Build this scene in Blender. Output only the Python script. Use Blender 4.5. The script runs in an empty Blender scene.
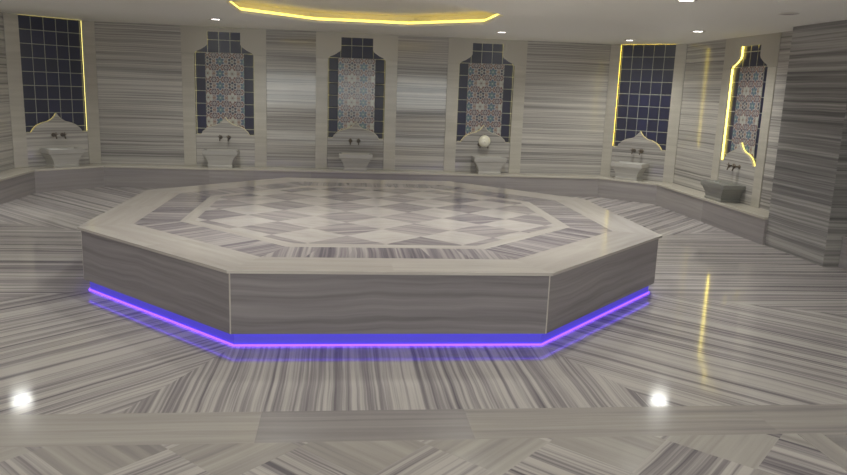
import bpy, math, random
from math import sin, cos, tan, pi, sqrt, radians, hypot, atan2
random.seed(7)
C = bpy.context.scene.collection
# ------------------------------------------------------------------ measures (metres, room frame)
HC = 2.477          # ceiling
HL = 0.331          # bench top
DL = 0.334          # bench depth
HP = 0.513          # platform top
BLc = (-4.0906, 5.1501); BRc = (4.0236, 5.1501); RRc = (4.9107, 4.2630); LLc = (-5.0060, 4.2347)
XL, XR, YB, YF = -5.006, 4.9107, 5.1501, -9.0
T8 = tan(pi/8); Q = sqrt(.5)

# ------------------------------------------------------------------ materials
def new_mat(name):
    m = bpy.data.materials.new(name); m.use_nodes = True
    nt = m.node_tree; nt.nodes.clear()
    out = nt.nodes.new('ShaderNodeOutputMaterial'); b = nt.nodes.new('ShaderNodeBsdfPrincipled')
    nt.links.new(b.outputs[0], out.inputs[0]); return m, nt, b
def N(nt, typ, **kw):
    n = nt.nodes.new(typ)
    for k, v in kw.items():
        if k.startswith('i_'): n.inputs[int(k[2:])].default_value = v
        else: setattr(n, k, v)
    return n
def L(nt, a, b): nt.links.new(a, b)
def math_(nt, op, a, b=None, c=None):
    n = nt.nodes.new('ShaderNodeMath'); n.operation = op
    for i, x in enumerate((a, b, c)):
        if x is None: continue
        if isinstance(x, (int, float)): n.inputs[i].default_value = x
        else: nt.links.new(x, n.inputs[i])
    return n.outputs[0]
def mix(nt, f, a, b):
    n = nt.nodes.new('ShaderNodeMix'); n.data_type = 'RGBA'
    for i, x in ((0, f), (6, a), (7, b)):
        if isinstance(x, (int, float)): n.inputs[i].default_value = x
        elif isinstance(x, tuple): n.inputs[i].default_value = (*x, 1) if len(x) == 3 else x
        else: nt.links.new(x, n.inputs[i])
    return n.outputs[2]
def s2l(*c): return tuple((x/255/12.92 if x/255 <= .04045 else ((x/255+.055)/1.055)**2.4) for x in c)
def ramp(nt, fac, stops):
    r = nt.nodes.new('ShaderNodeValToRGB'); e = r.color_ramp.elements
    while len(e) < len(stops): e.new(.5)
    for el, (p, c) in zip(e, stops): el.position = p; el.color = (*c, 1)
    nt.links.new(fac, r.inputs[0]); return r.outputs[0]
def flat(name, col, rough=.5, metal=0, emit=0, spec=.5):
    m, nt, b = new_mat(name)
    b.inputs['Base Color'].default_value = (*col, 1); b.inputs['Roughness'].default_value = rough
    b.inputs['Metallic'].default_value = metal; b.inputs['Specular IOR Level'].default_value = spec
    if emit:
        b.inputs['Emission Color'].default_value = (*col, 1); b.inputs['Emission Strength'].default_value = emit
    return m
def marble(name, stops, freq=16, stretch=.35, rough=.12, grout=None, gw=(.3, .6), warp=.02, tvar=.12, spec=.5, detail=5, bump=0, fineamt=.45):
    """veined marble: UV u runs along the veins, v across them (metres); face attribute tid offsets every slab"""
    m, nt, b = new_mat(name)
    uv = N(nt, 'ShaderNodeUVMap', uv_map='UVMap'); sep = N(nt, 'ShaderNodeSeparateXYZ'); L(nt, uv.outputs[0], sep.inputs[0])
    at = N(nt, 'ShaderNodeAttribute', attribute_name='tid'); tid = at.outputs['Fac']
    u, v = sep.outputs[0], sep.outputs[1]
    wn = N(nt, 'ShaderNodeTexNoise'); wn.inputs['Scale'].default_value = 1.3; wn.inputs['Detail'].default_value = 2
    L(nt, uv.outputs[0], wn.inputs['Vector'])
    v2 = math_(nt, 'ADD', v, math_(nt, 'MULTIPLY', math_(nt, 'SUBTRACT', wn.outputs[0], .5), warp*2))
    def layer(fr, st, det, rgh, off):
        cb = N(nt, 'ShaderNodeCombineXYZ')
        L(nt, math_(nt, 'MULTIPLY', u, st), cb.inputs[0]); L(nt, math_(nt, 'MULTIPLY', v2, fr), cb.inputs[1])
        L(nt, math_(nt, 'ADD', math_(nt, 'MULTIPLY', tid, 37.0), off), cb.inputs[2])
        n = N(nt, 'ShaderNodeTexNoise'); n.inputs['Scale'].default_value = 1; n.inputs['Detail'].default_value = det
        n.inputs['Roughness'].default_value = rgh; L(nt, cb.outputs[0], n.inputs['Vector']); return n.outputs[0]
    a = layer(freq, stretch, detail, .62, 0); c = layer(freq*3.3, stretch*1.6, 3, .6, 9.1)
    fac = math_(nt, 'ADD', math_(nt, 'MULTIPLY', a, 1-fineamt), math_(nt, 'MULTIPLY', c, fineamt))
    fac = math_(nt, 'ADD', fac, math_(nt, 'MULTIPLY', math_(nt, 'SUBTRACT', math_(nt, 'FRACT', math_(nt, 'MULTIPLY', tid, 7.31)), .5), tvar))
    col = ramp(nt, fac, stops)
    cl = N(nt, 'ShaderNodeTexNoise'); cl.inputs['Scale'].default_value = 2.2; cl.inputs['Detail'].default_value = 3; L(nt, uv.outputs[0], cl.inputs['Vector'])
    col = mix(nt, math_(nt, 'MULTIPLY', cl.outputs[0], .25), col, stops[len(stops)//2][1])
    L(nt, col, b.inputs['Base Color'])
    b.inputs['Roughness'].default_value = rough; b.inputs['Specular IOR Level'].default_value = spec
    return m
def stp(dark, mid, light, lo=.36, hi=.62):
    md = tuple((a+b)/2 for a, b in zip(mid, light)); dm = tuple((a+b)/2 for a, b in zip(dark, mid))
    return [(lo, dark), (lo+(hi-lo)*.22, dm), ((lo+hi)/2, mid), (lo+(hi-lo)*.72, md), (hi, light)]
M = {}
M['floor'] = marble('striped_floor_marble', stp(s2l(98, 92, 100), s2l(154, 147, 148), s2l(202, 195, 190), .37, .56), freq=12.5, stretch=.2, rough=.09, tvar=.04, fineamt=.5)
M['floor_band'] = marble('pale_band_marble', stp(s2l(142, 136, 136), s2l(172, 165, 160), s2l(190, 184, 178), .33, .66), freq=7, stretch=.35, rough=.16, tvar=.16)
M['mosaic_pale'] = marble('pale_marble', stp(s2l(172, 164, 162), s2l(196, 188, 184), s2l(208, 201, 196), .3, .7), freq=4, stretch=2, rough=.12, tvar=.1)
M['mosaic_grey'] = marble('grey_striped_marble', stp(s2l(124, 116, 124), s2l(158, 150, 152), s2l(190, 181, 178), .38, .62), freq=17, stretch=.4, rough=.12, tvar=.1)
M['mosaic_band'] = marble('dark_striped_marble', stp(s2l(104, 96, 108), s2l(154, 146, 150), s2l(192, 184, 181), .40, .6), freq=14, stretch=.3, rough=.12, tvar=.1)
M['cream'] = marble('cream_rim_marble', stp(s2l(176, 168, 163), s2l(196, 188, 182), s2l(210, 203, 196), .3, .7), freq=5, stretch=.6, rough=.12, tvar=.08)
M['side'] = marble('platform_side_marble', stp(s2l(112, 106, 110), s2l(138, 131, 135), s2l(156, 149, 151), .36, .66), freq=9, stretch=.35, rough=.22, tvar=.06, warp=.06)
M['wall'] = marble('striped_wall_marble', stp(s2l(104, 100, 100), s2l(166, 161, 156), s2l(202, 197, 189), .38, .60), freq=16, fineamt=.55, stretch=.16, rough=.09, tvar=.08, warp=.012)
M['pillar'] = marble('dark_striped_pillar_marble', stp(s2l(80, 77, 79), s2l(130, 127, 125), s2l(176, 171, 166), .38, .60), freq=13, stretch=.22, rough=.25, tvar=.08, warp=.012)
M['frame'] = marble('pale_frame_marble', stp(s2l(168, 162, 150), s2l(186, 180, 168), s2l(200, 194, 182), .3, .7), freq=6, stretch=.5, rough=.2, tvar=.04)
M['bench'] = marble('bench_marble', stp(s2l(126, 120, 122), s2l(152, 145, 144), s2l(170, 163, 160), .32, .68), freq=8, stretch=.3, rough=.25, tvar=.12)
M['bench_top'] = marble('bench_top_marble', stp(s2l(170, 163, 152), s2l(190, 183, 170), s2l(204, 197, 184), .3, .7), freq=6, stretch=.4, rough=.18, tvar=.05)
M['basin'] = marble('basin_marble', stp(s2l(150, 146, 142), s2l(176, 172, 166), s2l(192, 188, 180), .3, .7), freq=8, stretch=.6, rough=.25, tvar=.05)
M['basin_dark'] = marble('grey_basin_marble', stp(s2l(96, 96, 92), s2l(124, 123, 118), s2l(146, 144, 138), .3, .7), freq=8, stretch=.6, rough=.25, tvar=.05)
M['ceiling'] = flat('ceiling_plaster', s2l(238, 236, 228), .8)
M['backing'] = flat('wall_backing', s2l(120, 116, 112), .8)
M['bronze'] = flat('aged_bronze', s2l(92, 78, 66), .35, .7)
M['copper'] = flat('polished_bowl_metal', s2l(236, 232, 214), .3, .15)
M['yellow'] = flat('yellow_led', (1.0, .76, .07), .5, 0, 4)
M['yellow_hot'] = flat('bright_yellow_led', (1.0, .80, .14), .5, 0, 3.6)
M['yellow_dim'] = flat('dim_yellow_led', (1.0, .85, .25), .5, 0, .3)
M['yellow_mid'] = flat('soft_yellow_led', (1.0, .85, .25), .5, 0, 1.8)
M['yellow_arch'] = flat('arch_yellow_led', (1.0, .85, .2), .5, 0, 1.0)
M['cove'] = flat('cove_led', (1.0, .74, .12), .5, 0, 1.9)
M['violet'] = flat('violet_led', (.17, .05, .95), .5, 0, 2.4)
M['violet_under'] = flat('violet_led_underside', (.14, .05, .95), .5, 0, 1.8)
M['plinth'] = flat('plinth_painted_violet_glow', (.085, .065, .55), .45, 0, .30)  # violet strip light on the plinth, put into its colour and emission
M['spot'] = flat('lamp_lens', (1, .93, .88), .5, 0, 9)
M['spot_off'] = flat('unlit_lens', s2l(120, 112, 104), .5)
M['trimring'] = flat('white_lamp_ring', s2l(205, 198, 190), .4)

def blue_tile():
    m, nt, b = new_mat('navy_glazed_tile')
    uv = N(nt, 'ShaderNodeUVMap', uv_map='UVMap'); sep = N(nt, 'ShaderNodeSeparateXYZ'); L(nt, uv.outputs[0], sep.inputs[0])
    fx = math_(nt, 'FRACT', sep.outputs[0]); fy = math_(nt, 'FRACT', sep.outputs[1])
    ex = math_(nt, 'MINIMUM', fx, math_(nt, 'SUBTRACT', 1.0, fx)); ey = math_(nt, 'MINIMUM', fy, math_(nt, 'SUBTRACT', 1.0, fy))
    e = math_(nt, 'MINIMUM', ex, ey)
    g = math_(nt, 'LESS_THAN', e, .024)
    cb = N(nt, 'ShaderNodeCombineXYZ'); L(nt, math_(nt, 'FLOOR', sep.outputs[0]), cb.inputs[0]); L(nt, math_(nt, 'FLOOR', sep.outputs[1]), cb.inputs[1])
    wn = N(nt, 'ShaderNodeTexWhiteNoise'); L(nt, cb.outputs[0], wn.inputs['Vector'])
    base = mix(nt, wn.outputs[0], s2l(12, 14, 54), s2l(24, 27, 72))
    L(nt, mix(nt, g, base, s2l(160, 160, 146)), b.inputs['Base Color'])
    L(nt, math_(nt, 'ADD', math_(nt, 'MULTIPLY', g, .5), .2), b.inputs['Roughness']); b.inputs['Specular IOR Level'].default_value = .18
    bp = N(nt, 'ShaderNodeBump'); bp.inputs['Strength'].default_value = .25; bp.inputs['Distance'].default_value = .01
    mr = N(nt, 'ShaderNodeMapRange'); mr.inputs[1].default_value = .0; mr.inputs[2].default_value = .09; L(nt, e, mr.inputs[0])
    L(nt, mr.outputs[0], bp.inputs['Height']); L(nt, bp.outputs[0], b.inputs['Normal'])
    return m
M['blue'] = blue_tile()
def art_tile():
    """painted star-and-rosette tiles, uv in tile units"""
    m, nt, b = new_mat('painted_star_tile')
    uv = N(nt, 'ShaderNodeUVMap', uv_map='UVMap'); sep = N(nt, 'ShaderNodeSeparateXYZ'); L(nt, uv.outputs[0], sep.inputs[0])
    U, V = sep.outputs[0], sep.outputs[1]
    def polar(ou, ov):
        x = math_(nt, 'SUBTRACT', math_(nt, 'FRACT', math_(nt, 'ADD', U, ou)), .5)
        y = math_(nt, 'SUBTRACT', math_(nt, 'FRACT', math_(nt, 'ADD', V, ov)), .5)
        r = math_(nt, 'SQRT', math_(nt, 'ADD', math_(nt, 'MULTIPLY', x, x), math_(nt, 'MULTIPLY', y, y)))
        return r, math_(nt, 'ARCTAN2', y, x)
    r, t = polar(0, 0)
    def star(r, t, R, amp, n, ph=0): return math_(nt, 'SUBTRACT', r, math_(nt, 'ADD', R, math_(nt, 'MULTIPLY', math_(nt, 'ABSOLUTE', math_(nt, 'COSINE', math_(nt, 'ADD', math_(nt, 'MULTIPLY', t, n/2), ph))), amp)))
    white, red, blue, teal, navy = s2l(176, 172, 168), s2l(112, 70, 70), s2l(78, 96, 124), s2l(92, 126, 128), s2l(52, 50, 76)
    colid = math_(nt, 'LESS_THAN', math_(nt, 'FRACT', math_(nt, 'MULTIPLY', math_(nt, 'ADD', U, .001), .5)), .5)   # alternate columns
    rowalt = math_(nt, 'LESS_THAN', math_(nt, 'FRACT', math_(nt, 'MULTIPLY', V, .5)), .5)
    lt = lambda a, b_: math_(nt, 'LESS_THAN', a, b_)
    # background lattice: dark red strap-work with white outlines round each star
    r2, t2 = polar(.5, .5)
    col = mix(nt, lt(star(r2, t2, .21, .15, 6), 0), red, white)
    col = mix(nt, lt(star(r2, t2, .15, .13, 6), 0), col, s2l(78, 58, 80))
    col = mix(nt, lt(star(r2, t2, .07, .08, 6), 0), col, white)
    col = mix(nt, lt(star(r2, t2, .02, .06, 6), 0), col, navy)
    r3, t3 = polar(.5, 0)
    col = mix(nt, lt(star(r3, t3, .09, .11, 4), 0), col, white)
    col = mix(nt, lt(star(r3, t3, .05, .08, 4), 0), col, s2l(132, 88, 74))
    r4, t4 = polar(0, .5)
    col = mix(nt, lt(star(r4, t4, .07, .10, 4), 0), col, s2l(126, 96, 90))
    # star in the tile centre
    col = mix(nt, lt(star(r, t, .28, .17, 6, pi/2), 0), col, white)
    inner = mix(nt, colid, blue, mix(nt, rowalt, s2l(182, 182, 174), navy))
    col = mix(nt, lt(star(r, t, .21, .16, 6, pi/2), 0), col, inner)
    col = mix(nt, lt(star(r, t, .12, .10, 6), 0), col, mix(nt, colid, teal, s2l(160, 160, 154)))
    col = mix(nt, lt(star(r, t, .03, .05, 6), 0), col, mix(nt, colid, white, red))
    e = math_(nt, 'MINIMUM', math_(nt, 'MINIMUM', math_(nt, 'FRACT', U), math_(nt, 'SUBTRACT', 1.0, math_(nt, 'FRACT', U))), math_(nt, 'MINIMUM', math_(nt, 'FRACT', V), math_(nt, 'SUBTRACT', 1.0, math_(nt, 'FRACT', V))))
    col = mix(nt, lt(e, .012), col, s2l(150, 145, 140))
    L(nt, col, b.inputs['Base Color']); b.inputs['Roughness'].default_value = .15
    return m
M['art'] = art_tile()

# ------------------------------------------------------------------ mesh building
class MB:
    def __init__(s): s.v = []; s.f = []; s.uv = []; s.tid = []; s.mi = []
    def face(s, pts, uvs=None, tid=None, mi=0, udir=None):
        """pts ccw; udir = direction (3-vector) in which the veins run"""
        i = len(s.v); s.v += [tuple(p) for p in pts]; s.f.append(list(range(i, i+len(pts))))
        if uvs is None:
            a, b, c = pts[0], pts[1], pts[2]
            e1 = [b[k]-a[k] for k in range(3)]; e2 = [c[k]-a[k] for k in range(3)]
            n = (e1[1]*e2[2]-e1[2]*e2[1], e1[2]*e2[0]-e1[0]*e2[2], e1[0]*e2[1]-e1[1]*e2[0]); l = sqrt(sum(x*x for x in n)) or 1; n = [x/l for x in n]
            d = udir
            if d is None: d = (-n[1], n[0], 0) if abs(n[2]) < .9 else (1, 0, 0)
            dn = sum(d[k]*n[k] for k in range(3)); d = [d[k]-dn*n[k] for k in range(3)]; l = sqrt(sum(x*x for x in d)) or 1; d = [x/l for x in d]
            w = (n[1]*d[2]-n[2]*d[1], n[2]*d[0]-n[0]*d[2], n[0]*d[1]-n[1]*d[0])
            uvs = [(sum(p[k]*d[k] for k in range(3)), sum(p[k]*w[k] for k in range(3))) for p in pts]
        s.uv.append(uvs); s.tid.append(random.random() if tid is None else tid); s.mi.append(mi)
    def prism(s, poly, z0, z1, mi=0, tid=None, caps=(1, 1), udir=None):   # poly ccw in xy
        tid = random.random() if tid is None else tid; n = len(poly)
        if caps[1]: s.face([(x, y, z1) for x, y in poly], tid=tid, mi=mi, udir=udir)
        if caps[0]: s.face([(x, y, z0) for x, y in reversed(poly)], tid=tid, mi=mi, udir=udir)
        for i in range(n):
            (a, b), (c, d) = poly[i], poly[(i+1) % n]; s.face([(a, b, z0), (c, d, z0), (c, d, z1), (a, b, z1)], tid=tid, mi=mi)
    def box(s, x0, x1, y0, y1, z0, z1, mi=0, tid=None, udir=None): s.prism([(x0, y0), (x1, y0), (x1, y1), (x0, y1)], z0, z1, mi, tid, udir=udir)
    def slabxz(s, poly, y0, y1, mi=0, tid=None, udir=(1, 0, 0)):  # poly ccw seen from -y (x right, z up); extruded y0 (front) .. y1
        tid = random.random() if tid is None else tid; n = len(poly)
        s.face([(x, y0, z) for x, z in poly], tid=tid, mi=mi, udir=udir)
        s.face([(x, y1, z) for x, z in reversed(poly)], tid=tid, mi=mi, udir=udir)
        for i in range(n):
            (a, b), (c, d) = poly[i], poly[(i+1) % n]; s.face([(a, y1, b), (c, y1, d), (c, y0, d), (a, y0, b)], tid=tid, mi=mi)
    def build(s, name, mats, parent=None, loc=(0, 0, 0), rotz=0, bevel=0, smooth=False):
        me = bpy.data.meshes.new(name); me.from_pydata(s.v, [], s.f)
        ul = me.uv_layers.new(name='UVMap'); k = 0
        for fu in s.uv:
            for q in fu: ul.data[k].uv = q; k += 1
        at = me.attributes.new('tid', 'FLOAT', 'FACE'); at.data.foreach_set('value', s.tid)
        for m in (mats if isinstance(mats, (list, tuple)) else [mats]): me.materials.append(m)
        me.polygons.foreach_set('material_index', s.mi)
        if smooth: me.polygons.foreach_set('use_smooth', [True]*len(s.f))
        o = bpy.data.objects.new(name, me); C.objects.link(o); o.location = loc; o.rotation_euler = (0, 0, rotz)
        if parent: o.parent = parent
        if bevel or smooth:
            w = o.modifiers.new('weld', 'WELD'); w.merge_threshold = .0002
        if bevel:
            b = o.modifiers.new('bevel', 'BEVEL'); b.width = bevel; b.segments = 2; b.limit_method = 'ANGLE'; b.angle_limit = radians(35)
        return o
def lathe(mb, prof, cx=0, cy=0, cz=0, n=20, axis='z', mi=0):
    tid = random.random()
    def P(r, h, a):
        if axis == 'z': return (cx+r*cos(a), cy+r*sin(a), cz+h)
        return (cx+r*cos(a), cy-h, cz+r*sin(a))      # axis runs towards -y
    for i in range(len(prof)-1):
        (r0, h0), (r1, h1) = prof[i], prof[i+1]
        for k in range(n):
            a, b = 2*pi*k/n, 2*pi*(k+1)/n
            pts = [P(r0, h0, a), P(r0, h0, b), P(r1, h1, b), P(r1, h1, a)]
            if r0 < 1e-6: pts = pts[1:]
            elif r1 < 1e-6: pts = pts[:3]
            mb.face(pts, tid=tid, mi=mi)
def tube(mb, path, r, n=10, mi=0):
    tid = random.random(); rings = []
    for i, p in enumerate(path):
        a = path[max(i-1, 0)]; b = path[min(i+1, len(path)-1)]
        d = [b[k]-a[k] for k in range(3)]; l = sqrt(sum(x*x for x in d)); d = [x/l for x in d]
        u = (1, 0, 0) if abs(d[0]) < .8 else (0, 0, 1)
        w = [d[1]*u[2]-d[2]*u[1], d[2]*u[0]-d[0]*u[2], d[0]*u[1]-d[1]*u[0]]; l = sqrt(sum(x*x for x in w)); w = [x/l for x in w]
        u = [w[1]*d[2]-w[2]*d[1], w[2]*d[0]-w[0]*d[2], w[0]*d[1]-w[1]*d[0]]
        rr = r[i] if isinstance(r, (list, tuple)) else r
        rings.append([[p[k]+rr*(cos(2*pi*j/n)*u[k]+sin(2*pi*j/n)*w[k]) for k in range(3)] for j in range(n)])
    for a, b in zip(rings, rings[1:]):
        for j in range(n): mb.face([a[j], a[(j+1) % n], b[(j+1) % n], b[j]], tid=tid, mi=mi)
    mb.face(list(reversed(rings[0])), tid=tid, mi=mi); mb.face(rings[-1], tid=tid, mi=mi)
def clip(poly, nx, ny, d):        # keep nx*x+ny*y <= d
    out = []
    for i in range(len(poly)):
        a, b = poly[i], poly[(i+1) % len(poly)]; fa = nx*a[0]+ny*a[1]-d; fb = nx*b[0]+ny*b[1]-d
        if fa <= 1e-9: out.append(a)
        if (fa < -1e-9 and fb > 1e-9) or (fa > 1e-9 and fb < -1e-9):
            t = fa/(fa-fb); out.append((a[0]+t*(b[0]-a[0]), a[1]+t*(b[1]-a[1])))
    return out
def area(p): return .5*sum(p[i][0]*p[(i+1) % len(p)][1]-p[(i+1) % len(p)][0]*p[i][1] for i in range(len(p)))
def clip_convex(poly, conv):      # conv ccw
    for i in range(len(conv)):
        a, b = conv[i], conv[(i+1) % len(conv)]; nx, ny = b[1]-a[1], a[0]-b[0]; poly = clip(poly, nx, ny, nx*a[0]+ny*a[1])
        if len(poly) < 3: return []
    return poly if area(poly) > 1e-6 else []
def thing(name, label, cat, loc=(0, 0, 0), rotz=0, group=None):
    o = bpy.data.objects.new(name, None); C.objects.link(o); o.location = loc; o.rotation_euler = (0, 0, rotz)
    o.empty_display_size = .1; return tag(o, label, cat, group)
def tag(o, label, cat, group=None):
    o['label'] = label; o['category'] = cat
    if group: o['group'] = group
    return o
def struct(o): o['kind'] = 'structure'; return o

# ------------------------------------------------------------------ room outline
ROOM = [(XR, YF), RRc, BRc, BLc, LLc, (XL, YF)]                     # ccw
BAND0, BAND1 = -3.275, -3.615
DX, DY, DZ = 2.115, -3.64, -.2                                      # sunken basin corner at lower right
# floor ------------------------------------------------------------
fl = MB()
hall = [(XR, BAND0), RRc, BRc, BLc, LLc, (XL, BAND0)]
for k in range(8):                                                   # eight sectors, slabs laid radially
    th = -pi/2+k*pi/4; nx, ny = cos(th), sin(th); tx, ty = -ny, nx; T8 = .437 if k % 2 == 0 else .392
    tk = random.random()
    for row in range(1):
        r0 = 2.0; r1 = 8.5; wdt = .3; off = .15
        m = int(r1*T8/wdt)+2
        for j in range(-m, m+1):
            s0, s1 = j*wdt+off, (j+1)*wdt+off
            P = [(nx*r+tx*s, ny*r+ty*s) for r, s in ((r0, s0), (r1, s0), (r1, s1), (r0, s1))]
            if area(P) < 0: P.reverse()
            P = clip(P, tx-T8*nx, ty-T8*ny, 0)
            P = clip(P, -tx-T8*nx, -ty-T8*ny, 0) if len(P) > 2 else []
            if len(P) > 2: P = clip_convex(P, hall)
            if len(P) > 2: fl.face([(x, y, 0) for x, y in P], udir=(nx, ny, 0), mi=0, tid=(tk+.0011*random.randint(0, 6)) % 1)
T8 = tan(pi/8); R0 = 2.0/cos(pi/8)
fl.face([(R0*cos(pi/8+k*pi/4), R0*sin(pi/8+k*pi/4), 0) for k in range(8)], mi=0)
xs = [XL, -3.3, -2.1, -.727, .323, 1.9, 3.2, XR]
for a, b in zip(xs, xs[1:]): fl.face([(a, BAND1, 0), (b, BAND1, 0), (b, BAND0, 0), (a, BAND0, 0)], udir=(1, 0, 0), mi=3 if a == -.727 else 1)
def near_region(P):                                                  # parts of P outside the basin hole (x > DX-.15, y in hole)
    res = []
    near = [(XL, YF), (XR, YF), (XR, BAND1), (XL, BAND1)]
    P = clip_convex(P, near)
    if not P: return res
    hx0 = DX-.13; hy0 = -5.6
    a = clip(P, 1, 0, hx0); res.append(a)
    b = clip(P, -1, 0, -hx0)
    if len(b) > 2:
        res.append(clip(b, 0, 1, hy0)); e = clip(b, 0, -1, -hy0)
        if len(e) > 2: res.append(clip(e, -1, 0, -(DX+2.65)))
    return [r for r in res if len(r) > 2 and area(r) > 1e-6]
h = .297
for i in range(-18, 19):
    for j in range(-1, 19):
        cx = .379+i*h; cy = -3.66-j*h
        if (i+j) % 2: continue
        striped = j % 2 == 1
        if (i+j) % 2 == 0:
            D_ = [(cx, cy-h), (cx+h, cy), (cx, cy+h), (cx-h, cy)]
            t = random.random(); a = radians(45 if ((i-1)//2) % 2 else -45)
            for P in near_region(D_): fl.face([(x, y, 0) for x, y in P], udir=(cos(a), sin(a), 0), mi=0 if striped else 1, tid=t)
floor = struct(fl.build('floor', [M['floor'], M['floor_band'], M['cream'], M['bench']]))
# sunken foot basin at the lower right
sb = thing('foot_basin', 'sunken marble foot basin with pale kerb cut into the floor at lower right', 'foot basin', (DX, DY, 0))
k = MB()
k.box(-.13, 0, -1.96, .022, -.25, .002, udir=(0, 1, 0)); k.box(0, 2.65, .0, .022, -.25, .002); k.box(0, 2.65, -1.96, -1.83, -.25, .002)
k.build('kerb', M['floor_band'], sb)
k = MB(); k.box(0.001, 2.65, -1.829, -.001, DZ-.02, DZ); k.build('basin_floor', M['side'], sb)

# ceiling ----------------------------------------------------------
TC = (-.08, 2.0); TR = 1.5/cos(pi/8)
octo = lambda cx, cy, R: [(cx+R*cos(pi/8+k*pi/4), cy+R*sin(pi/8+k*pi/4)) for k in range(8)]
O = octo(*TC, TR); OB = octo(*TC, 16)
ce = MB(); roomc = [(XR+.3, YF-.2), (XR+.3, 4.5), (4.3, YB+.3), (-4.3, YB+.3), (XL-.3, 4.5), (XL-.3, YF-.2)]
for k in range(8):
    P = [O[k], OB[k], OB[(k+1) % 8], O[(k+1) % 8]]; P = clip_convex(P, roomc)
    if P: ce.face([(x, y, HC) for x, y in reversed(P)]); ce.face([(x, y, HC+.22) for x, y in P])
OI = octo(*TC, TR+.25)
for k in range(8):
    a, b = O[k], O[(k+1) % 8]; ce.face([(a[0], a[1], HC), (b[0], b[1], HC), (b[0], b[1], HC+.035), (a[0], a[1], HC+.035)])
    c, d = OI[k], OI[(k+1) % 8]
    ce.face([(a[0], a[1], HC+.035), (b[0], b[1], HC+.035), (d[0], d[1], HC+.035), (c[0], c[1], HC+.035)])
    ce.face([(c[0], c[1], HC+.035), (d[0], d[1], HC+.035), (d[0], d[1], HC+.15), (c[0], c[1], HC+.15)])
ce.face([(x, y, HC+.15) for x, y in reversed(OI)])
ceiling = struct(ce.build('ceiling', M['ceiling']))
cv = MB()
OL0, OL1 = octo(*TC, TR+.02), octo(*TC, TR+.02)
for k in range(8):
    a, b = OL0[k], OL0[(k+1) % 8]; cv.face([(b[0], b[1], HC+.003), (a[0], a[1], HC+.003), (a[0], a[1], HC+.068), (b[0], b[1], HC+.068)])
    c, d = OI[k], OI[(k+1) % 8]; 
tag(cv.build('ceiling_light_strip', M['cove']), 'yellow glowing light strip round the octagonal recess in the ceiling', 'light strip')
tr = MB(); tr.box(3.2, XR, YF+.05, -.9, HC-.02, HC-.001); struct(tr.build('trim_1', M['ceiling']))

# walls ------------------------------------------------------------
def wall(name, a, b, gaps, zlo=0):
    """a -> b left to right as seen from the room; clad in striped slabs except in gaps (distances from a)"""
    ln = hypot(b[0]-a[0], b[1]-a[1]); ang = atan2(b[1]-a[1], b[0]-a[0])
    bk = MB(); bk.box(-.05, ln+.05, .075, .2, 0, HC+.1)
    w = bk.build(name, M['backing'], None, (a[0], a[1], 0), ang); struct(w)
    xs = [0]+[x for g in gaps for x in g]+[ln]
    for s, e in zip(xs[::2], xs[1::2]):
        if e-s < .02: continue
        p = MB(); z = zlo; n = 6; hh = (HC-zlo)/n
        for i in range(n):
            t = random.random()
            p.box(s, e, 0, .075, z+i*hh, z+(i+1)*hh, tid=t, udir=(1, 0, 0))
        o = p.build('marble_panel', M['wall'], w)
    return w, ang
PW = .645                                                            # half width of a niche with its pilasters
cB = [-2.176, -.117, 1.98]                                           # niches on the back wall
wall('wall_back', BLc, BRc, [(c-PW-BLc[0], c+PW-BLc[0]) for c in cB])
ldiag = hypot(LLc[0]-BLc[0], LLc[1]-BLc[1]); rdiag = hypot(RRc[0]-BRc[0], RRc[1]-BRc[1])
wall('wall_back_left', LLc, BLc, [(0.001, ldiag-.001)])
wall('wall_back_right', BRc, RRc, [(0.001, rdiag-.001)])
wall('wall_right', RRc, (XR, YF), [(1.83-PW, 1.83+PW)])
wall('wall_left', (XL, YF), LLc, [])
wall('wall_front', (XR, YF), (XL, YF), [])

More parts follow.
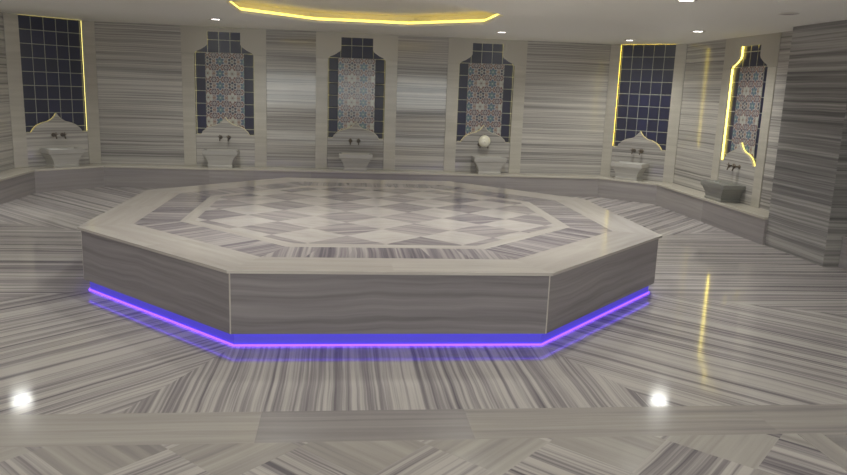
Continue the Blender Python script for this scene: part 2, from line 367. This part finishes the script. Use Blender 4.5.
# niches -----------------------------------------------------------
ARCH = [(.374, .83), (.347, .876), (.29, .93), (.21, .967), (.128, .986), (.06, 1.027), (.022, 1.07), (0, 1.105)]
ZS, HWB, HW = 2.075, .25, .4425
SH = [(HW+.004, ZS), (HW-.02, ZS+.03), (HW-.09, ZS+.06), (HWB+.02, ZS+.115), (HWB, ZS+.15)]
def ribbon(mb, pts, y0, y1):                                         # strip following a line in xz, both sides seen
    for a, b in zip(pts, pts[1:]): mb.face([(a[0], y0, a[1]), (b[0], y0, b[1]), (b[0], y1, b[1]), (a[0], y1, a[1])])
def niche(pos, rotz, label, patterned, led, hw=PW, zoff=0, ZT=2.405):
    t = thing('wall_niche', label, 'niche', (pos[0], pos[1], HL), rotz, 'tiled washing niches set into the marble walls')
    Z = lambda z: z-HL
    yb = .05
    for s in (-1, 1):
        p = MB(); x0, x1 = sorted((s*(HW+.012), s*hw)); top = ZS-.0015 if patterned else HC-.002
        p.box(x0, x1, -.012, .015, 0.001, Z(top), udir=(0, 0, 1)); p.box(*sorted((s*(HW+.024), s*hw)), .015, .074, 0.001, Z(top), udir=(0, 0, 1)); p.build('pilaster', M['frame'], t, bevel=.004)
    if patterned:
        pr = [(-hw, ZS), (-HW, ZS)]+[(-x, z) for x, z in SH]+[(-HWB, ZT), (HWB, ZT)]+SH[::-1]+[(HW, ZS), (hw, ZS), (hw, HC-.002), (-hw, HC-.002)]
        p = MB(); p.slabxz([(x, Z(z)) for x, z in pr], -.010, .015); p.build('header', M['frame'], t)
    b = MB()
    def q(x0, x1, z0, z1, pu, pv, u0, v0):
        uv = [((x-u0)/pu, (z-v0)/pv) for x, z in ((x0, z0), (x1, z0), (x1, z1), (x0, z1))]
        b.face([(x0, yb, Z(z0)), (x1, yb, Z(z0)), (x1, yb, Z(z1)), (x0, yb, Z(z1))], uvs=uv)
    if patterned:
        zt = 2.09
        q(-HW-.02, -.293, .82, zt, .152, .195, -.293, zt); q(.293, HW+.02, .82, zt, .152, .195, .293, zt)
        q(-HW-.02, HW+.02, zt, ZT+.02, .172, .195, -.086-.172*5, zt)
    else:
        q(-HW-.02, HW+.02, .82, HC-.003, .177, .195, -HW, HC)
    b.build('blue_tile_panel', M['blue'], t)['label'] = 'navy glazed tiles with pale grout'
    if patterned:
        a = MB(); p_ = .187; z1 = 2.09; z0 = .85
        off = 1 if patterned == 2 else 0
        a.face([(-.293, yb-.004, Z(z0)), (.293, yb-.004, Z(z0)), (.293, yb-.004, Z(z1)), (-.293, yb-.004, Z(z1))],
               uvs=[(x/p_+.9+off+10, z/p_) for x, z in ((-.293, z0), (.293, z0), (.293, z1), (-.293, z1))])
        a.build('patterned_tile_panel', M['art'], t)['label'] = 'painted tiles with blue stars, white rosettes and red strapwork'
    ap = [(-HW-.01, HL+.001), (HW+.01, HL+.001), (HW+.01, .83)]+ARCH+[(-x, z) for x, z in ARCH[::-1][1:]]+[(-HW-.01, .83)]
    n = MB(); n.slabxz([(x, Z(z)) for x, z in ap], 0.0, .042, mi=0); n.build('arched_apron', M['wall'], t)
    # raised moulding along the arch
    path = [(HW, .832)]+ARCH+[(-x, z) for x, z in ARCH[::-1][1:]]+[(-HW, .832)]
    n = MB(); tube(n, [(x, .004, Z(z-.004)) for x, z in path], .008, 6); n.build('arch_moulding', M['frame'], t)
    # LED strips hidden on the reveal
    l = MB(); e = -.010
    if patterned:
        for s in (-1, 1):
            ribbon(l, [(s*(HW+.0225), Z(.84)), (s*(HW+.0225), Z(ZS-.002))], .018, .047)
            ribbon(l, [(s*(x-e), Z(z-e)) for x, z in SH]+[(s*(HWB-e), Z(ZT-e))], .018, .047)
        ribbon(l, [(-HWB+e, Z(ZT-e)), (HWB-e, Z(ZT-e))], .018, .047)
    else:
        for s in (-1, 1): ribbon(l, [(s*(HW+.0235), Z(.84)), (s*(HW+.0235), Z(HC-.006))], .026, .047)
        ribbon(l, [(-HW, Z(HC-.004)), (HW, Z(HC-.004))], .018, .026)
    l.build('light_strip', led, t)
    l = MB(); ribbon(l, [(x, Z(z+.003)) for x, z in path], .026, .043); l.build('arch_light_strip', M['yellow_arch'] if led is M['yellow_hot'] else M['yellow_dim'], t)
    return t
# places: (name of wall, centre, rotation)
nB = [((c, YB), 0) for c in cB]
u = (BLc[0]-LLc[0], BLc[1]-LLc[1]); nL = ((LLc[0]+u[0]*.5, LLc[1]+u[1]*.5), pi/4)
u = (RRc[0]-BRc[0], RRc[1]-BRc[1]); nR = ((BRc[0]+u[0]*.5, BRc[1]+u[1]*.5), -pi/4)
nS = ((XR, RRc[1]-1.83), -pi/2)
niche(*nL, 'tall all-navy tiled niche in the angled wall at far left', 0, M['yellow_mid'], .646)
niche(*nB[0], 'patterned tile niche on the back wall, nearest the left corner', 2, M['yellow_mid'])
niche(*nB[1], 'patterned tile niche in the middle of the back wall', 1, M['yellow_mid'])
niche(*nB[2], 'patterned tile niche with a round bowl hanging before its arch', 1, M['yellow_mid'])
niche(*nR, 'tall all-navy tiled niche in the angled wall right of the back wall', 0, M['yellow'], .626)
niche(*nS, 'patterned tile niche edged in bright yellow light beside the pillar', 1, M['yellow_hot'], ZT=2.355)

# bench ------------------------------------------------------------
def off(d):                                                          # room outline moved inwards by d, as far as the pillar
    x_l, x_r, y_b = XL+d, XR-d, YB-d
    a = (x_l, LLc[1]-d*T8); b = (BLc[0]+d*T8, y_b); c = (BRc[0]-d*T8, y_b); e = (x_r, RRc[1]-d*T8)
    return a, b, c, e
bench = thing('marble_bench', 'low grey marble bench with pale top running round the walls under the niches', 'bench', (0, YB-DL, 0))
ox, oy = 0, YB-DL
YE = 1.101
outer = [(XL, YF+.01), LLc, BLc, BRc, RRc, (XR, YE)]
def ring(d, yl, yr): a, b, c, e = off(d); return [(XL+d, yl), a, b, c, e, (XR-d, yr)]
out, inn, riser = ring(0.002, YF+.02, YE), ring(DL, YF+.02, YE), ring(DL-.012, YF+.02, YE)
top, low = MB(), MB()
for i in range(5):
    A, B, c, d = out[i], out[i+1], inn[i+1], inn[i]
    dr = (B[0]-A[0], B[1]-A[1], 0); ns = max(1, round(hypot(dr[0], dr[1])/1.6)) if i != 1 and i != 3 else 1
    lerp = lambda p, q, f: (p[0]+(q[0]-p[0])*f, p[1]+(q[1]-p[1])*f)
    for s in range(ns):
        f0, f1 = s/ns, (s+1)/ns
        P = [lerp(d, c, f0), lerp(d, c, f1), lerp(A, B, f1), lerp(A, B, f0)]
        top.prism([(x-ox, y-oy) for x, y in P], HL-.03, HL, udir=dr)
        r0, r1 = lerp(riser[i], riser[i+1], f0), lerp(riser[i], riser[i+1], f1)
        P = [r0, r1, lerp(A, B, f1), lerp(A, B, f0)]
        low.prism([(x-ox, y-oy) for x, y in P], 0, HL-.03, udir=dr)
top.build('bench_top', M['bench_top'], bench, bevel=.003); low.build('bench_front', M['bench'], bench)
# pillar and bench beyond it
pil = MB()
for i in range(5): pil.prism([(4.62, .035), (XR-.001, .035), (XR-.001, 1.1), (4.62, 1.1)], i*HC/5, (i+1)*HC/5-(.002 if i == 4 else 0), udir=(0, 1, 0))
tag(pil.build('pillar', M['pillar']), 'broad square pillar clad in dark striped marble at the right', 'pillar')
b2 = thing('marble_bench', 'end of the low marble bench right of the broad pillar', 'bench', (4.85, -1.5, 0))
t_ = MB(); t_.box(-.07, .058, -2.5, 1.53, HL-.03, HL, udir=(0, 1, 0)); t_.build('bench_top', M['bench'], b2, bevel=.003)
t_ = MB(); t_.box(-.06, .058, -2.5, 1.53, 0, HL-.03, udir=(0, 1, 0)); t_.build('bench_front', M['bench'], b2)

# platform ---------------------------------------------------------
PA = 2.36; ch = 1.345                                                # half width, chamfer
KO = .437                                                            # corner of the platform outline
OR = [(1, KO), (KO, 1), (-KO, 1), (-1, KO), (-1, -KO), (-KO, -1), (KO, -1), (1, -KO)]
def oct_a(r): return [(x*r, y*r) for x, y in OR]
pf = thing('heated_platform', 'large octagonal marble platform with diamond mosaic top and violet light below', 'platform')
tp = MB()
Z0, Z1 = HP-.019, HP
Rr = PA; R1 = 1.985; R2 = 1.655; R3 = 1.545; R4 = 1.50
vo = lambda r: oct_a(r)
def ringf(mb, ra, rb, z, mi, n=1, radial=False, wid=.3):
    A, B = oct_a(ra), oct_a(rb)
    for k in range(8):
        a0, a1, b0, b1 = A[k], A[(k+1) % 8], B[k], B[(k+1) % 8]
        dx, dy = a1[0]-a0[0], a1[1]-a0[1]; l = hypot(dx, dy); tx, ty = dx/l, dy/l
        m = n if not radial else round(l/wid)
        for j in range(m):
            f0, f1 = j/m, (j+1)/m; lp = lambda p, q, f: (p[0]+(q[0]-p[0])*f, p[1]+(q[1]-p[1])*f, z)
            mb.face([lp(b0, b1, f0), lp(a0, a1, f0), lp(a0, a1, f1), lp(b0, b1, f1)], udir=(ty, -tx, 0) if radial else (tx, ty, 0), mi=mi)
ringf(tp, Rr, R1, Z1, 0, 2); ringf(tp, R1, R2, Z1, 3, radial=True); ringf(tp, R2, R3, Z1, 0, 2)
conv = vo(R3); hd = .2885
for i in range(-6, 7):
    for j in range(-6, 7):
        if (i+j) % 2: continue
        cx, cy = i*hd, -.08+j*hd; pale = i % 2 == 0
        P = clip_convex([(cx, cy-hd), (cx+hd, cy), (cx, cy+hd), (cx-hd, cy)], conv)
        if len(P) > 2: 
            a = radians(-32 if (i//2+j) % 2 else 20)
            tp.face([(x, y, Z1) for x, y in P], udir=(cos(a), sin(a), 0), mi=1 if pale else 2)
A8 = vo(Rr)
for k in range(8):
    a, b = A8[k], A8[(k+1) % 8]; tp.face([(a[0], a[1], Z0), (b[0], b[1], Z0), (b[0], b[1], Z1), (a[0], a[1], Z1)], mi=0)
tp.face([(x, y, Z0) for x, y in reversed(A8)], mi=0)
o = tp.build('top_slab', [M['cream'], M['mosaic_pale'], M['mosaic_grey'], M['mosaic_band']], pf)
o['label'] = 'cream bordered top with striped band and pale and grey diamond mosaic'
ZB = .094; SO = oct_a(PA-.022); SI = oct_a(PA-.05)
for k in range(8):
    a, b, c, d = SO[k], SO[(k+1) % 8], SI[(k+1) % 8], SI[k]
    m_ = MB(); ln = hypot(b[0]-a[0], b[1]-a[1]); e = .006/ln
    lp = lambda p, q, f: (p[0]+(q[0]-p[0])*f, p[1]+(q[1]-p[1])*f)
    m_.prism([lp(a, b, e), lp(a, b, 1-e), lp(d, c, 1-e), lp(d, c, e)], ZB, Z0-.001, udir=(b[0]-a[0], b[1]-a[1], 0))
    m_.build('side_panel', M['side'], pf)
for k in range(8):                                                   # pale corner joints
    m_ = MB(); x, y = SO[k]; f = (hypot(x, y)-.008)/hypot(x, y); tube(m_, [(x*f, y*f, ZB), (x*f, y*f, Z0-.001)], .008, 8)
    m_.build('corner_joint', M['cream'], pf)
m_ = MB(); m_.prism(oct_a(PA-.062), 0, ZB, caps=(0, 0)); m_.build('plinth', M['plinth'], pf)
m_ = MB(); m_.prism(oct_a(PA-.06), ZB, ZB+.01, caps=(1, 1)); m_.prism(oct_a(PA-.3), ZB+.02, Z0-.002); m_.build('core', M['backing'], pf)
m_ = MB(); a8, b8 = oct_a(PA-.0615), oct_a(PA-.052)
for k in range(8):
    a, b, c, d = b8[k], b8[(k+1) % 8], a8[(k+1) % 8], a8[k]
    m_.prism([a, b, c, d], .001, .012)
m_.build('violet_light_strip', M['violet'], pf)
m_ = MB(); a8, b8 = oct_a(PA-.058), oct_a(PA-.044)
for k in range(8):
    a, b, c, d = b8[k], b8[(k+1) % 8], a8[(k+1) % 8], a8[k]
    m_.prism([a, b, c, d], ZB-.004, ZB-.0005)
m_.build('underside_light_strip', M['violet_under'], pf)

# basins, taps, bowl -----------------------------------------------
def basin(pos, rotz, label, mat, w=.27, d=.30, dx=-.04, hs=1):
    c_, s_ = cos(rotz), sin(rotz)
    t = thing('wash_basin', label, 'wash basin', (pos[0]+c_*dx+s_*(d/2+.008), pos[1]+s_*dx-c_*(d/2+.008), HL+.001), rotz, 'marble wash basins on the bench')
    # flared body: stacked sections, rim with hollow
    secs = [(.0, .70, .78), (.03, .71, .79), (.04, .66, .75), (.11, .73, .80), (.17, .86, .90), (.205, .90, .94)]
    secs = [(z*hs, a, b) for z, a, b in secs]
    m_ = MB(); tid = random.random()
    rect = lambda sx, sy, z: [(-w*sx, -d/2*sy-(1-sy)*0, z), (w*sx, -d/2*sy, z), (w*sx, d/2, z), (-w*sx, d/2, z)]
    for (z0, a0, b0), (z1, a1, b1) in zip(secs, secs[1:]):
        p, q = rect(a0, b0, z0), rect(a1, b1, z1)
        for i in range(4): m_.face([p[i], p[(i+1) % 4], q[(i+1) % 4], q[i]], tid=tid)
    m_.face(list(reversed(rect(.70, .78, 0))), tid=tid)
    m_.face(rect(.90, .94, .205*hs), tid=tid)
    m_.build('bowl_body', mat, t)
    r = MB(); zA, zB2 = .205*hs, .27*hs; o_ = rect(1, 1, zA); o2 = rect(1, 1, zB2); o0 = rect(.92, .94, zA-.02)
    ins = .035
    inn_ = [(-w+ins, -d/2+ins, zB2), (w-ins, -d/2+ins, zB2), (w-ins, d/2-ins, zB2), (-w+ins, d/2-ins, zB2)]
    bot = [(x*.85, y*.8, .212*hs) for x, y, z in inn_]; tid = random.random()
    for A, B in ((o0, o_), (o_, o2), (o2, inn_), (inn_, bot)):
        for i in range(4): r.face([A[i], A[(i+1) % 4], B[(i+1) % 4], B[i]], tid=tid)
    r.face(bot, tid=tid); r.face(list(reversed(o0)), tid=tid)
    r.build('rim', mat, t, bevel=.006)
    return t
def tap(pos, rotz, dx, z, label):
    c_, s_ = cos(rotz), sin(rotz)
    t = thing('wall_tap', label, 'tap', (pos[0]+c_*dx, pos[1]+s_*dx, z), rotz, 'bronze wall taps above the basins')
    m_ = MB(); lathe(m_, [(0, 0), (.030, 0), (.030, .006), (.018, .012), (.013, .02), (.013, .06), (.018, .064), (.018, .075), (0, .078)], n=14, axis='y'); m_.build('valve_body', M['bronze'], t, smooth=True)
    m_ = MB(); tube(m_, [(0, -.045, 0), (0, -.07, -.012), (0, -.092, -.03), (0, -.098, -.055)], [.011, .011, .010, .010], 8); m_.build('spout', M['bronze'], t, smooth=True)
    m_ = MB(); tube(m_, [(-.032, -.086, .012), (.032, -.086, .012)], .007, 8); tube(m_, [(0, -.086, -.02), (0, -.086, .044)], .007, 8); tube(m_, [(0, -.07, .01), (0, -.09, .012)], .008, 8); m_.build('cross_handle', M['bronze'], t, smooth=True)
where = [(nL, 'in the far left niche'), (nB[0], 'on the bench below the leftmost patterned niche'), (nB[1], 'on the bench below the middle patterned niche'),
         (nB[2], 'on the bench below the hanging round bowl'), (nR, 'on the bench below the right all-navy niche'), (nS, 'beside the pillar, under the yellow-edged niche')]
for i, ((pos, rz), txt) in enumerate(where):
    big = i == 5
    basin(pos, rz, ('dark grey' if big else 'pale grey')+' marble basin '+txt, M['basin_dark'] if big else M['basin'], hs=.86 if big else 1, w=.31 if big else .265, d=.31 if big else .29, dx=(-.02, -.05, .0, .08, -.06, -.02)[i])
    nt_ = ['the far left navy niche', 'the leftmost patterned niche', 'the middle patterned niche', 'the niche behind the hanging bowl', 'the right all-navy niche', 'the yellow-edged niche by the pillar'][i]
    for s, sd in ((-1, 'left'), (1, 'right')):
        tap(pos, rz, s*.065+(0, -.01, -.02, 0, 0, 0)[i], .79, '%s bronze cross-handled tap of the pair in %s' % (sd, nt_))
# hoses are thin chrome pipes falling from each pair in the photo: one riser pipe per niche
px, py = nB[2][0]
bw = thing('bath_bowl', 'round pale metal bath bowl hanging on the taps of a back wall niche', 'bowl', (px+.0, py-.125, .852))
m_ = MB(); lathe(m_, [(0, .032), (.05, .03), (.082, .014), (.094, -.012), (.098, -.016), (.092, -.010), (.078, .008), (.048, .02), (0, .022)], n=28, axis='y'); m_.build('bowl_shell', M['copper'], bw, smooth=True)
m_ = MB(); lathe(m_, [(0, .040), (.016, .038), (.022, .031)], n=16, axis='y'); m_.build('centre_boss', M['copper'], bw, smooth=True)
m_ = MB(); tube(m_, [(0, .02, .09), (0, .035, .115), (0, .045, .09)], .004, 6); m_.build('hanging_loop', M['bronze'], bw, smooth=True)

# ceiling spots ----------------------------------------------------
def spot(x, y, label, lit=True, power=80, grp='lit round ceiling downlights'):
    t = thing('ceiling_downlight', label, 'downlight', (x, y, HC), 0, grp if lit else None)
    m_ = MB(); lathe(m_, [(.060, -.0005), (.088, -.0005), (.091, -.006), (.070, -.010), (.060, -.004)], n=24); m_.build('trim_ring', M['trimring'], t, smooth=True)
    m_ = MB(); lathe(m_, [(0, -.005), (.060, -.005)], n=24); m_.build('lens', M['spot'] if lit else M['spot_off'], t)
    if lit:
        ld = bpy.data.lights.new('downlight_beam', 'SPOT'); ld.energy = power; ld.spot_size = radians(150); ld.spot_blend = .9; ld.shadow_soft_size = .12; ld.color = (.985, 1, .94)
        o = bpy.data.objects.new('downlight_beam', ld); C.objects.link(o); o.parent = t; o.location = (0, 0, -.02)
spots = [(-2.05, 3.66, 'lit downlight near the left end of the ceiling light strip'),
         (1.87, 3.64, 'lit downlight near the right end of the ceiling light strip'),
         (3.89, 4.02, 'lit downlight before the right all-navy niche'),
         (4.02, 2.13, 'lit downlight above the yellow-edged niche by the pillar'),
         (2.56, -.60, 'lit downlight cut by the top edge of the picture at right'),
         (-4.34, 2.37, 'lit downlight above the left bench')]
for s in spots: spot(*s)
spot(3.85, -.03, 'unlit downlight in the ceiling beside the pillar', lit=False)
for x, y, pw in ((-3.6, -1.2, 60), (-2.2, -5.2, 60), (2.4, -5.2, 60), (-1.1, -1.6, 50), (1.1, -1.6, 50), (-.9, -.45, 66), (.9, -.45, 66)): spot(x, y, 'added fill downlight in the near ceiling, above the camera view', True, pw)  # unseen downlights added to brighten the room and the platform top

# added unseen area light behind the camera, tilted up to brighten the ceiling
def area_light(name, loc, rot, sx, sy, e, col):
    ld = bpy.data.lights.new(name, 'AREA'); ld.shape = 'RECTANGLE'; ld.size = sx; ld.size_y = sy; ld.energy = e; ld.color = col
    o = bpy.data.objects.new(name, ld); C.objects.link(o); o.location = loc; o.rotation_euler = rot
area_light('added_rear_fill', (0, -8.6, 1.5), (radians(128), 0, 0), 7, 1.4, 105, (.97, 1, .95))

# world ------------------------------------------------------------
w = bpy.data.worlds.new('world'); bpy.context.scene.world = w; w.use_nodes = True
w.node_tree.nodes['Background'].inputs[0].default_value = (.5, .5, .5, 1); w.node_tree.nodes['Background'].inputs[1].default_value = .3
vs = w.node_tree.nodes.new('ShaderNodeVolumeScatter'); vs.inputs['Density'].default_value = .010; vs.inputs['Color'].default_value = (.95, .92, .86, 1)
w.node_tree.links.new(vs.outputs[0], w.node_tree.nodes['World Output'].inputs['Volume'])   # thin steam

# camera (fitted) --------------------------------------------------
from mathutils import Matrix, Vector
f, pitch, roll, th = 733.24, .1994, .0366, .1149
cd = bpy.data.cameras.new('camera'); cam = bpy.data.objects.new('camera', cd); C.objects.link(cam)
cd.sensor_width = 36; cd.sensor_fit = 'HORIZONTAL'; cd.lens = 36*f/847
R = Matrix.Rotation(-th, 3, 'Z') @ Matrix.Rotation(pi/2-pitch, 3, 'X') @ Matrix.Rotation(roll, 3, 'Z')
cam.matrix_world = Matrix.Translation((-.3383, -6.8481, 1.65)) @ R.to_4x4()
cd.clip_start = .05
bpy.context.scene.camera = cam
sc = bpy.context.scene
sc.view_settings.view_transform = 'Standard'; sc.view_settings.look = 'None'
sc.view_settings.exposure = .57
sc.cycles.max_bounces = 8; sc.cycles.diffuse_bounces = 5
